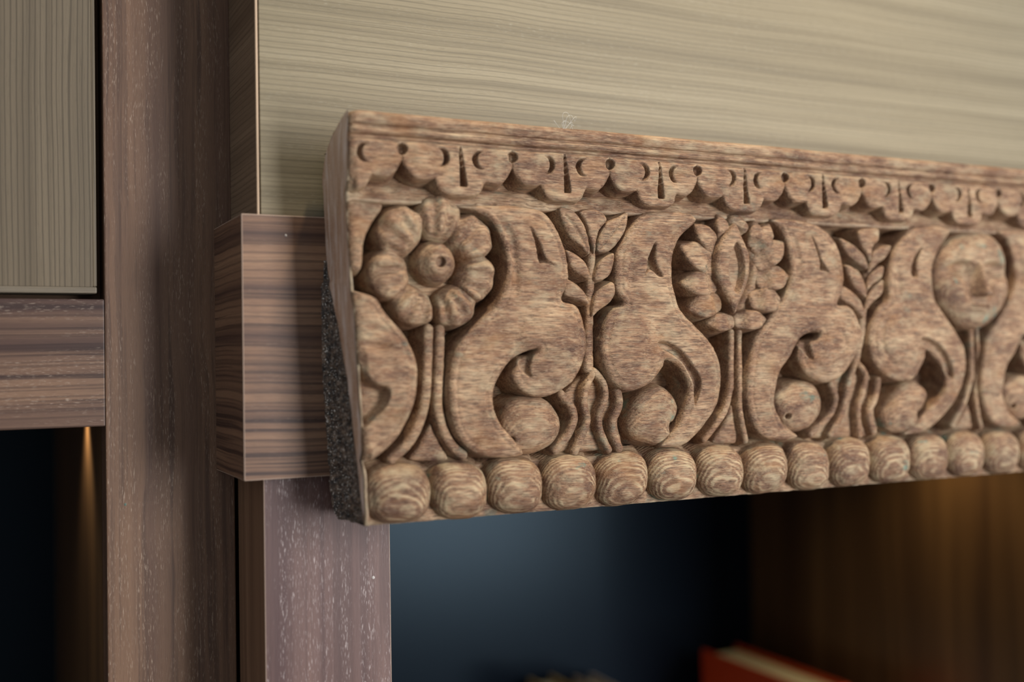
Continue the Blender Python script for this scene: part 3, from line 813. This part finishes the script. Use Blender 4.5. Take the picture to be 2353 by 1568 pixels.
# ---- carved face
fo = catmull(mm('E 1320 700 1420 645 1560 632 1660 675 1722 780 1757 930 1757 1050 1722 1180 1640 1290 1540 1345 1420 1325 1320 1225 1242 1120 1208 980 1213 850 1250 760', 0.004), True, 5)
FCX, FCY = (fo[:, 0].min() + fo[:, 0].max()) / 2, (fo[:, 1].min() + fo[:, 1].max()) / 2
FW, FH = (fo[:, 0].max() - fo[:, 0].min()) / 2, (fo[:, 1].max() - fo[:, 1].min()) / 2
def face_fn(U, V):
    d = sdf(fo, U, V)
    x = (U - FCX) / FW; y = (V - FCY) / FH
    H = wall_profile(d, 4.6, -8.0, 17.0, 5.0)
    H -= 2.2 * np.exp(-((y - 0.14) / 0.20) ** 2) * sst(np.abs(x), 0.08, 0.26)
    H += 1.4 * np.exp(-((x / 0.55) ** 2 + ((y - 0.55) / 0.30) ** 2))                      # forehead
    for s in (-1, 1):
        ex, ey = s * 0.44, 0.22
        H -= 7.4 * np.exp(-(((x - ex) / 0.26) ** 2 + ((y - ey) / 0.13) ** 2))            # socket
        H += 3.8 * np.exp(-(((x - ex) / 0.17) ** 2 + ((y - ey + 0.015) / 0.075) ** 2))   # closed lid
        lid = y - (ey - 0.06) - 0.25 * (x - ex) ** 2
        H -= 1.4 * np.exp(-(lid / 0.022) ** 2) * np.exp(-((x - ex) / 0.17) ** 2)
        brow = y - (ey + 0.16 - 0.6 * (np.abs(x - ex * 0.9)) ** 2)
        H += 1.8 * np.exp(-(brow / 0.055) ** 2) * np.exp(-((x - ex) / 0.30) ** 2)        # brow ridge
        H += 1.0 * np.exp(-(((x - s * 0.50) / 0.24) ** 2 + ((y + 0.16) / 0.20) ** 2))    # cheek
        H += 1.2 * np.exp(-(((x - s * 0.13) / 0.07) ** 2 + ((y + 0.26) / 0.06) ** 2))    # nostril wing
        H -= 2.6 * np.exp(-(((x - s * 0.27) / 0.09) ** 2 + ((y + 0.20) / 0.22) ** 2))    # beside the nose
    t = np.clip((0.30 - y) / 0.60, 0, 1)                                                 # nose wedge
    nose = (3.0 + 6.6 * t) * np.exp(-(np.abs(x) / (0.075 + 0.06 * t)) ** 2.6) * sst(-y, -0.42, -0.22) * sst(y, -0.37, -0.29)
    H += nose
    H += 2.0 * np.exp(-((x / 0.24) ** 2 + ((y + 0.52) / 0.10) ** 2))                     # lips
    H -= 2.8 * np.exp(-((y + 0.53 + 0.10 * x * x) / 0.026) ** 2) * sst(-np.abs(x), -0.26, -0.18)
    H -= 1.0 * np.exp(-((x / 0.16) ** 2 + ((y + 0.67) / 0.05) ** 2))
    H += 1.2 * np.exp(-((x / 0.22) ** 2 + ((y + 0.82) / 0.10) ** 2))                     # chin
    return H
face = relief('face', beam, face_fn, bounds(fo), M_FLOWER, 0.45, 0.6)
face['label'] = 'oval carved face with closed eyes'

# ---- the pattern repeats past the face
PERIOD = 0.2068
def repeat(o, dx, par):
    c = o.copy(); COL.objects.link(c); c.parent = par
    if par is beam: c.location = (o.location.x + dx, o.location.y, o.location.z)
    for ch in list(o.children): repeat(ch, dx, c)
    return c
for o in (sc3, sp2, tf2, sc4): repeat(o, PERIOD, beam)
repeat(ros, PERIOD * 2, beam)

# ---- wisp of cobweb on the top edge
def cobweb():
    p0 = at(1292, 290, -0.002)
    cu = bpy.data.curves.new('cobweb', 'CURVE'); cu.dimensions = '3D'; cu.bevel_depth = 0.00005; cu.bevel_resolution = 0
    rs = random.Random(5)
    for k in range(7):
        sp = cu.splines.new('BEZIER'); sp.bezier_points.add(2)
        a = rs.uniform(-0.008, 0.012); h = rs.uniform(0.001, 0.0085)
        pts = [(a * 0.2, 0, -0.0015), (a * 0.6 + rs.uniform(-.003, .003), -0.001, h), (a + rs.uniform(-.003, .005), 0.001, -0.0012 if k % 2 else h * 0.6)]
        for bp, q in zip(sp.bezier_points, pts):
            bp.co = q; bp.handle_left_type = bp.handle_right_type = 'AUTO'
    o = bpy.data.objects.new('cobweb_tmp', cu); COL.objects.link(o)
    dg = bpy.context.evaluated_depsgraph_get(); me = bpy.data.meshes.new_from_object(o.evaluated_get(dg))
    bpy.data.objects.remove(o); me.name = 'cobweb'
    w = link('cobweb', me, plain('cobweb_silk', (206, 202, 194), 0.8)); w.location = p0
    tag(w, 'wisp of pale cobweb clinging to the top edge of the carved beam', 'cobweb')
cobweb()
